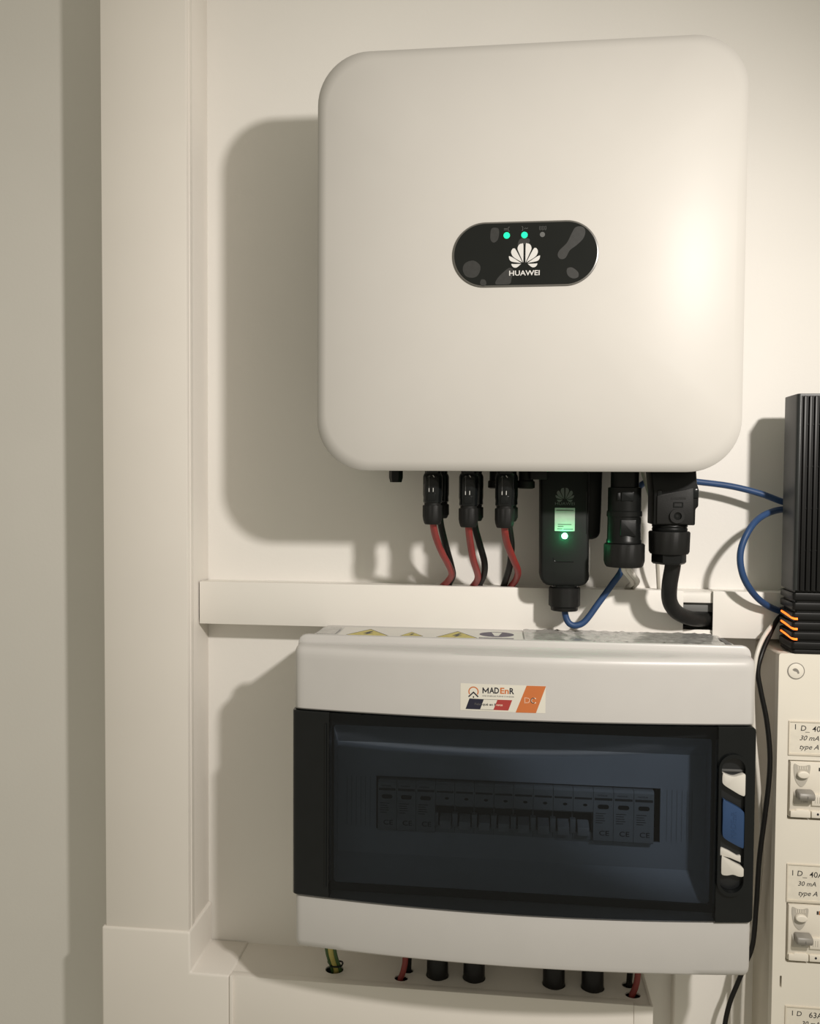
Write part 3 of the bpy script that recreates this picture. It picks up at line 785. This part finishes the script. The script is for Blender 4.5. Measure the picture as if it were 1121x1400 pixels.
bm = BM(); box(bm, -22.5, 10, 90, 96.5, -145.9, -145.8); obj('sign_bar', bm, 'purple', sh, smooth=False)
bm = BM()
nx, ny = 60, 12
grid = [[bm.verts.new(P(20 + 180 * i / nx, 40 + 57 * j / ny, -145.75 + (random.random() ** 3) * 1.1)) for j in range(ny + 1)] for i in range(nx + 1)]
for i in range(nx):
    for j in range(ny):
        bm.faces.new((grid[i][j], grid[i + 1][j], grid[i + 1][j + 1], grid[i][j + 1]))
obj('clear_tape', bm, 'tape', enc, label='crinkled clear tape', angle=1.5)
bm = BM(); poly(bm, rrect(-178, -160, 55, 92, 2, 3), -146.2, -145.7, 't'); obj('corner_film', bm, 'tape', enc)
bm = BM(); poly(bm, [(202, 60), (207, 60), (207, 97), (202, 97)], -146.2, -145.9, 't'); obj('top_groove', bm, 'module_d', enc)
# cable glands under the enclosure
for i, (x, d) in enumerate(((-63.3, 35), (-25.9, 35), (54.4, 36), (92.7, 37))):
    bm = BM(); lathe(bm, x, d, [(10.4, -434), (10.4, -470), (10.9, -471), (10.9, -512), (9.5, -513)], 28)
    o = obj('conduit', bm, 'rubber_thin', origin=(x, d, -513))
    finish(o, 'short black conduit under the enclosure, %s' % ('leftmost of the four', 'second of the four from the left', 'third of the four from the left', 'rightmost of the four')[i], 'conduit', 'conduits under the enclosure')
t = thing('earth_cable', (-170, 38, -513), 'yellow and green earth wires under the enclosure left corner', 'cable')
for i, (dx, m, r) in enumerate(((-3, 'green', 2.0), (1.2, 'yg', 3.2), (5, 'green', 2.0))):
    bm = BM(); tube(bm, [(-177 + dx, 54, -432), (-173 + dx, 50, -475), (-171.5 + dx, 44, -491), (-169.5 + dx, 38.5, -503), (-169 + dx * 0.8, 36, -513)], r, 12); obj('wire', bm, m, t)
bm = BM(); tube(bm, [(-178 + 6, 44, -499), (-163, 43, -499), (-163, 34, -499), (-177, 34, -499), (-178 + 6, 44, -499)], 0.9, 8); obj('cable_tie', bm, 'black', t)
for (x, lb) in ((-99, 'short red wire under the enclosure left half'), (131.5, 'short red wire at the right end of the lower trunking')):
    bm = BM(); tube(bm, [(x + 4, 47, -432), (x + 4, 46.5, -480), (x + 2, 46, -496), (x - 1.4, 45, -506.6), (x - 2, 44.5, -515)], 3.0, 12)
    finish(obj('red_wire', bm, 'darkred', origin=(x, 45, -515)), lb, 'wire')
for (x, lb) in ((-94, 'short black wire behind the left red wire under the enclosure'), (129.2, 'short black wire behind the right red wire under the enclosure')):
    bm = BM(); tube(bm, [(x + 3, 33, -434), (x + 1.5, 32, -480), (x, 30, -508), (x, 30, -515)], 3.0, 12)
    finish(obj('black_wire', bm, 'rubber_thin', origin=(x, 30, -515)), lb, 'wire')

# modules behind the smoked door
PITCH_M = 18.36
X0M = -117.0
ordinal = ('first', 'second', 'third', 'fourth', 'fifth', 'sixth', 'seventh', 'eighth')
def relink(o, parent):
    c2 = o.copy(); COL.objects.link(c2); c2.parent = parent
    return c2
def copy_thing(root, x, label):
    r = root.copy(); COL.objects.link(r); r.location = P(x, 42, -333); r['label'] = label
    for ch in list(root.children):
        c2 = relink(ch, r)
        for g in list(ch.children):
            relink(g, c2)
    return r
def surge(x):
    t = thing('surge_protector', (x, 42, -333), 'x', 'surge protector', 'surge protectors behind the smoked door')
    w = PITCH_M - 0.35
    bm = BM(); poly(bm, [(42, -333), (93, -333), (95, -331.5), (95, -286), (93, -284), (42, -284)], x, x + w, 's'); b = obj('body', bm, 'module', t)
    bm = BM(); box(bm, x + 1, x + w - 1, 94.9, 95.2, -293.6, -291.4); obj('print_band', bm, 'module_d', b)
    bm = BM(); poly(bm, rrect(x + 4, x + w - 4, -301.3, -297.6, 1.8), 94.6, 95.6, 'f'); obj('status_window', bm, 'inner_black', b)
    text('lettering', 'MADEnR', 2.2, x + w / 2 - 1, 95.0, -289.2, 'ink', b, width=9)
    for z in (-306, -308.2, -310.4, -312.6, -314.8):
        strokes('print_line', [((x + 2.5, z), (x + 11 - (abs(z) % 3), z))], 95.0, 0.7, 'module_d', b)
    text('conformity_mark', 'CE', 6.6, x + w / 2 + 1, 95.0, -324.6, 'ink', b, bold=0.05, width=9.0)
    return t
def breaker(x):
    t = thing('circuit_breaker', (x, 42, -333), 'x', 'breaker', 'circuit breakers behind the smoked door')
    w = PITCH_M - 0.35
    bm = BM(); poly(bm, [(42, -333), (91, -333), (91, -326), (86, -325), (86, -309), (93, -306.5), (95, -305), (95, -286), (93, -284), (42, -284)], x, x + w, 's'); b = obj('body', bm, 'module', t)
    bm = BM(); box(bm, x + 1, x + w - 1, 94.9, 95.2, -293.4, -291.6); obj('print_band', bm, 'module_d', b)
    bm = BM(); poly(bm, ell(x + w * 0.6, -298.6, 2.0, 1.2, 14), 94.7, 95.3, 'f'); obj('status_window', bm, 'inner_black', b)
    bm = BM(); box(bm, x + 0.5, x + w - 0.5, 85.9, 86.2, -325, -309.4); obj('toggle_slot', bm, 'inner_black', b)
    bm = BM(); poly(bm, [(84, -315), (96, -320), (97.5, -327), (94, -328.5), (84, -326)], x + 4.2, x + w - 3.2, 's'); obj('toggle', bm, 'toggle_l', t, 0.5)
    bm = BM(); box(bm, x - 2.6, x + 2.6, 86, 92.5, -327, -314); obj('toggle_guard', bm, 'module', b, 0.5)
    return t
lab_s = ('leftmost surge protector behind the smoked door, far from the latch', 'second surge protector from the left behind the smoked door', 'third surge protector from the left, beside the first breaker',
         'surge protector just right of the breaker row behind the door', 'second surge protector from the right behind the smoked door', 'rightmost surge protector behind the smoked door, near the latch')
sp0 = None; cb0 = None
k = 0
for i in range(14):
    x = X0M + i * PITCH_M
    if i < 3 or i > 10:
        if sp0 is None: sp0 = surge(x); sp0['label'] = lab_s[0]
        else: copy_thing(sp0, x, lab_s[k])
        k += 1
    else:
        lb = 'grey circuit breaker behind the smoked door, %s from the left' % ordinal[i - 3]
        if cb0 is None: cb0 = breaker(x); cb0['label'] = lb
        else: copy_thing(cb0, x, lb)

# ================================================================== ELECTRICAL PANEL (right edge)
t = thing('electrical_panel', (340, 0, -740), 'cream electrical panel with handwritten labels at the right edge', 'electrical panel')
bm = BM()
lo = rrect(253.5, 440, -740, -156, 4, 3)
poly(bm, lo, 0, 74, 'f', [rrect(256, 437.5, -737, -159, 3, 3)])
obj('body', bm, 'panel_side', t, smooth=False)
W1, W2 = (261.8, 345, -308.5, -253.2), (263.0, 345, -442.6, -386.6)
wins = [[(w[0], w[2]), (w[1], w[2]), (w[1], w[3]), (w[0], w[3])] for w in (W1, W2)]
slot = rrect(258.6, 260.4, -467.5, -456, 0.85, 4)
bm = BM(); poly(bm, rrect(251.8, 441, -741, -154.9, 2.5, 4), 70, 80, 'f', wins + [slot])
cover = obj('front_cover', bm, 'panel', t, smooth=False)
bm = BM(); box(bm, 256, 437, 10, 12, -736, -160); obj('back_plate', bm, 'dark', t)
bm = BM(); poly(bm, ell(266.8, -170.8, 7.6, n=32), 79.5, 80.5, 'f', [ell(266.8, -170.8, 7.0, n=32)]); obj('screw_ring', bm, 'rcd_g', cover, smooth=False)
bm = BM(); poly(bm, ell(266.8, -170.8, 6.9, n=32), 79.5, 80.7, 'f'); sc_ = obj('cover_screw', bm, 'panel', cover, 0.3)
bm = BM(); poly(bm, blob([(263.6, -169.4), (266, -168.2), (268.4, -169.6), (269.6, -172.6), (268.2, -173.2), (267.2, -171.6), (264.8, -170.8)], 4), 80.7, 80.8, 'f'); obj('screw_slot', bm, 'rcd_g', sc_, smooth=False)

def scribble(parent, s, x, z, size, d, shear=0.25, width=None):
    text('handwriting', s, size, x, d, z, 'pen', parent, bold=0.05, shear=shear, align='LEFT', ext=0.04)
def card(z0, z1, x0, lines):
    bm = BM(); poly(bm, [(x0, z0), (345, z0), (345, z1), (x0, z1)], 79.4, 81.2, 'f', [[(x0 + 1.0, z0 + 1.6), (344, z0 + 1.6), (344, z1 - 1.0), (x0 + 1.0, z1 - 1.0)]])
    fr = obj('label_frame', bm, 'screw', cover, smooth=False)
    bm = BM(); box(bm, x0 + 0.8, 344, 79.8, 80.4, z0 + 1.2, z1 - 0.8); cd = obj('label_card', bm, 'card', fr)
    for s, x, z, size, sh_ in lines:
        scribble(cd, s, x, z, size, 80.42, sh_)
card(-248.4, -216.8, 261.4, [('I', 266.5, -222.6, 7, 0), ('D', 271.6, -223.6, 7, 0.1), ('_ 40A', 276.2, -224.0, 7.4, 0.1), ('30 mA', 270.8, -232.6, 6.4, 0.35), ('type A', 270.8, -240.8, 6.4, 0.35)])
card(-385.2, -349.8, 262.6, [('I', 267.0, -358.6, 7, 0), ('D', 271.4, -358.8, 7, 0.1), ('_ 40A', 276.8, -359.4, 7.4, 0.05), ('30 mA', 272.4, -368.2, 6.0, 0.2), ('type A', 272.8, -377.2, 6.4, 0.3)])
card(-522, -483.6, 263.8, [('I', 269.6, -490.6, 6.6, 0), ('D', 273.8, -490.8, 6.6, 0.1), ('63A', 284.8, -491.4, 7.4, 0.05), ('30 mA', 278.6, -499.6, 6.0, 0.2)])

def rcd(w, label, red):
    x0, z0, z1 = w[0], w[2], w[3]
    t = thing('residual_current_breaker', (x0 + 36, 12, z0), label, 'breaker', 'residual current breakers in the cream panel')
    zt = z1 - 1.2
    bx = x0 + 1.6
    bm = BM(); poly(bm, [(12, z0 + 2), (79, z0 + 2), (79, z0 + 4.5), (82, z0 + 12), (82, zt), (12, zt)], bx, bx + 74, 's')
    body = obj('body', bm, 'rcd', t, 0.5)
    cx = bx + 9.5
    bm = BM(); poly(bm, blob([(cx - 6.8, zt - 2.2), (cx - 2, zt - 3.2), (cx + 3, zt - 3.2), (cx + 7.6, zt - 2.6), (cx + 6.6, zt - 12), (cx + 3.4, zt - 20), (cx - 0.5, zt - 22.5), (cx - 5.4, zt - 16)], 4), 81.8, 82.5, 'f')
    sh_ = obj('button_shield', bm, 'rcd_m', body, smooth=False)  # shield relief; its triangular shadow is painted in as darker grey
    for q in range(5):
        bm = BM(); box(bm, cx - 3.6 + q * 2.0, cx - 3.0 + q * 2.0, 82.3, 82.9, zt - 6.4, zt - 3.6); obj('grip_rib', bm, 'rcd', sh_)
    bm = BM(); poly(bm, ell(cx + 0.8, zt - 10.6, 5.2, 3.2, 24), 82.2, 86.5, 'f'); obj('test_button', bm, 'rcd', t, 0.9, 3)
    zb = zt - 30.5
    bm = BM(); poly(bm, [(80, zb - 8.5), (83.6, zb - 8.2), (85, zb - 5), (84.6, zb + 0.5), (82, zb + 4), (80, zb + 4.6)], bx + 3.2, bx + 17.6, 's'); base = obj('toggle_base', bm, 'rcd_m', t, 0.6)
    text('lettering', '1 ON', 2.6, bx + 11.4, 85.0, zb - 5.0, 'rcd_g', base)
    bm = BM(); poly(bm, [(82, zb - 1.5), (91, zb - 2.2), (93.2, zb + 1.5), (91.4, zb + 5.2), (86, zb + 6.2), (82, zb + 6)], bx + 4.6, bx + 19, 's'); tg = obj('toggle', bm, 'rcd_g', t, 1.4, 3)
    text('lettering', '1', 3.4, bx + 12, 93.0, zb + 1.5, 'print_grey', tg)
    bm = BM(); box(bm, bx + 18.6, bx + 74, 81.6, 84.2, zb - 8.6, zb + 1.6); obj('rating_strip', bm, 'rcd', body, 0.4)
    for q in range(3):
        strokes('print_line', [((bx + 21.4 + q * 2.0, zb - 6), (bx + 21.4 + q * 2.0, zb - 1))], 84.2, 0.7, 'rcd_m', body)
    bm = BM(); poly(bm, [(bx + 0.6, z0 + 3), (bx + 18.2, z0 + 3), (bx + 18.2, z0 + 8.6), (bx + 16, z0 + 10), (bx + 6, z0 + 10.2), (bx + 4.6, z0 + 8.8), (bx + 0.6, z0 + 8.6)], 80, 83, 'f'); obj('terminal_cover', bm, 'rcd', body, 0.5)
    bm = BM(); box(bm, bx + 19.2, bx + 74, 80, 82.6, z0 + 3, z0 + 9); obj('terminal_cover', bm, 'rcd', body, 0.4)
    bm = BM(); poly(bm, ell(bx + 24.6, z0 + 6.6, 1.0, 1.1, 14), 82.5, 82.8, 'f'); obj('indicator_dot', bm, 'ink', body)
    bm = BM(); box(bm, bx + 24.6, bx + 26.4, 82, 82.15, zt - 7.6, zt - 4.4); obj('logo_mark', bm, 'pen', body)
    if red:
        bm = BM(); box(bm, bx + 26.8, bx + 34, 82, 82.15, zt - 7.8, zt - 4.2); obj('brand_mark', bm, 'orange', body)
rcd(W1, 'white residual current breaker, upper one in the cream panel', False)
rcd(W2, 'white residual current breaker with orange-red mark, lower one in the panel', True)

# ================================================================== ROUTER ON TOP OF THE PANEL
t = thing('router', (307, 62, -154.9), 'black upright router with vertical vents and orange lights', 'router')
plan = [(264.5, 81.5), (262.9, 80), (262.4, 77), (262.4, 47), (266, 42), (348, 42), (351.6, 47), (351.6, 77), (351.1, 80), (349.5, 81.5)]
def inset(k):
    cx, cd = 307, 62
    return [(cx + (x - cx) * (1 - k / 44.6), cd + (d - cd) * (1 - k / 19.5)) for x, d in plan]
bm = BM(); poly(bm, inset(0), -97, 82, 't'); shell = obj('shell', bm, 'router', t, 0.8, 2)
bm = BM(); poly(bm, [(266, 0), (348, 0), (348, 1), (266, 1)], -97, 80, 't')
for v in bm.verts: v.co.y -= 81 * MM
obj('vent_backing', bm, 'router_b', t)
for q in range(17):
    x = 267.4 + q * 4.75
    if x > 345: break
    bm = BM(); box(bm, x, x + 2.7, 81.4, 84.4, -96.5, 79.5); obj('vent_fin', bm, 'router_b', t, 0.5)
for q in range(4):
    bm = BM(); box(bm, 267, 347, 81.5, 82.8, -60 + q * 38 - 0.5, -60 + q * 38 + 0.5); obj('vent_crossbar', bm, 'router_b', t)
bm = BM(); poly(bm, inset(2.5), -151, -97, 't'); obj('foot_core', bm, 'router_b', t)
for q in range(6):
    z = -105.4 - q * 9.0
    bm = BM(); poly(bm, inset(-0.3 - 0.1 * q), z, z + 6.4, 't'); obj('base_slat', bm, 'router_b', t, 0.8, 2)
bm = BM(); poly(bm, inset(0.5), -154.9, -151, 't'); obj('foot', bm, 'black_matte', t, 0.8)
for q in range(3):
    z = -120.9 - q * 9.3
    bm = BM(); tube(bm, [(262.0, 52, z + 1.0), (261.9, 66, z + 0.2), (262.4, 78, z - 1.0), (263.6, 82.0, z - 1.6), (266.4, 83.0, z - 1.6)], 1.0, 8, flat=1.0); obj('indicator_light', bm, 'amber', t)

# loose cables between the enclosure and the panel
bm = BM(); tube(bm, [(290, 36, -118), (280.0, 36, -121), (265.0, 37, -128.1), (252.0, 50, -143.4), (241.5, 62, -160.2), (237.3, 66, -175.3), (239.8, 68, -193.4), (245.0, 70, -220.2), (247.9, 72, -250.5), (247.5, 72, -278.0), (245.5, 68, -314.3), (243.4, 62, -355.5), (242.8, 58, -399.8), (242.0, 52, -442.3),
                     (236.9, 45, -468.3), (231.8, 40, -489.8), (225.2, 40, -508.6), (220.8, 40, -531.0), (219.0, 40, -560), (219, 40, -640)], 2.3, 12)
finish(obj('power_cable', bm, 'rubber_thin', origin=(219, 40, -640)), 'thin black power cable hanging between the enclosure and the panel', 'cable')
bm = BM(); tube(bm, [(290, 35, -127), (280, 36, -128), (262.1, 38, -132.5), (246.8, 54, -142.8), (237.5, 64, -156.4), (234.0, 66, -173.4), (233.7, 64, -198.1), (235.4, 64, -232.7), (239.6, 65, -273.9), (244.1, 60, -310.6), (247.5, 54, -341.1), (248.0, 50, -378.5), (247.0, 42, -418.5), (238, 40, -470), (238, 34, -640)], 2.0, 12)
finish(obj('white_cable', bm, 'whitecable', origin=(243, 30, -640)), 'thin white cable hanging beside the black power cable', 'cable')
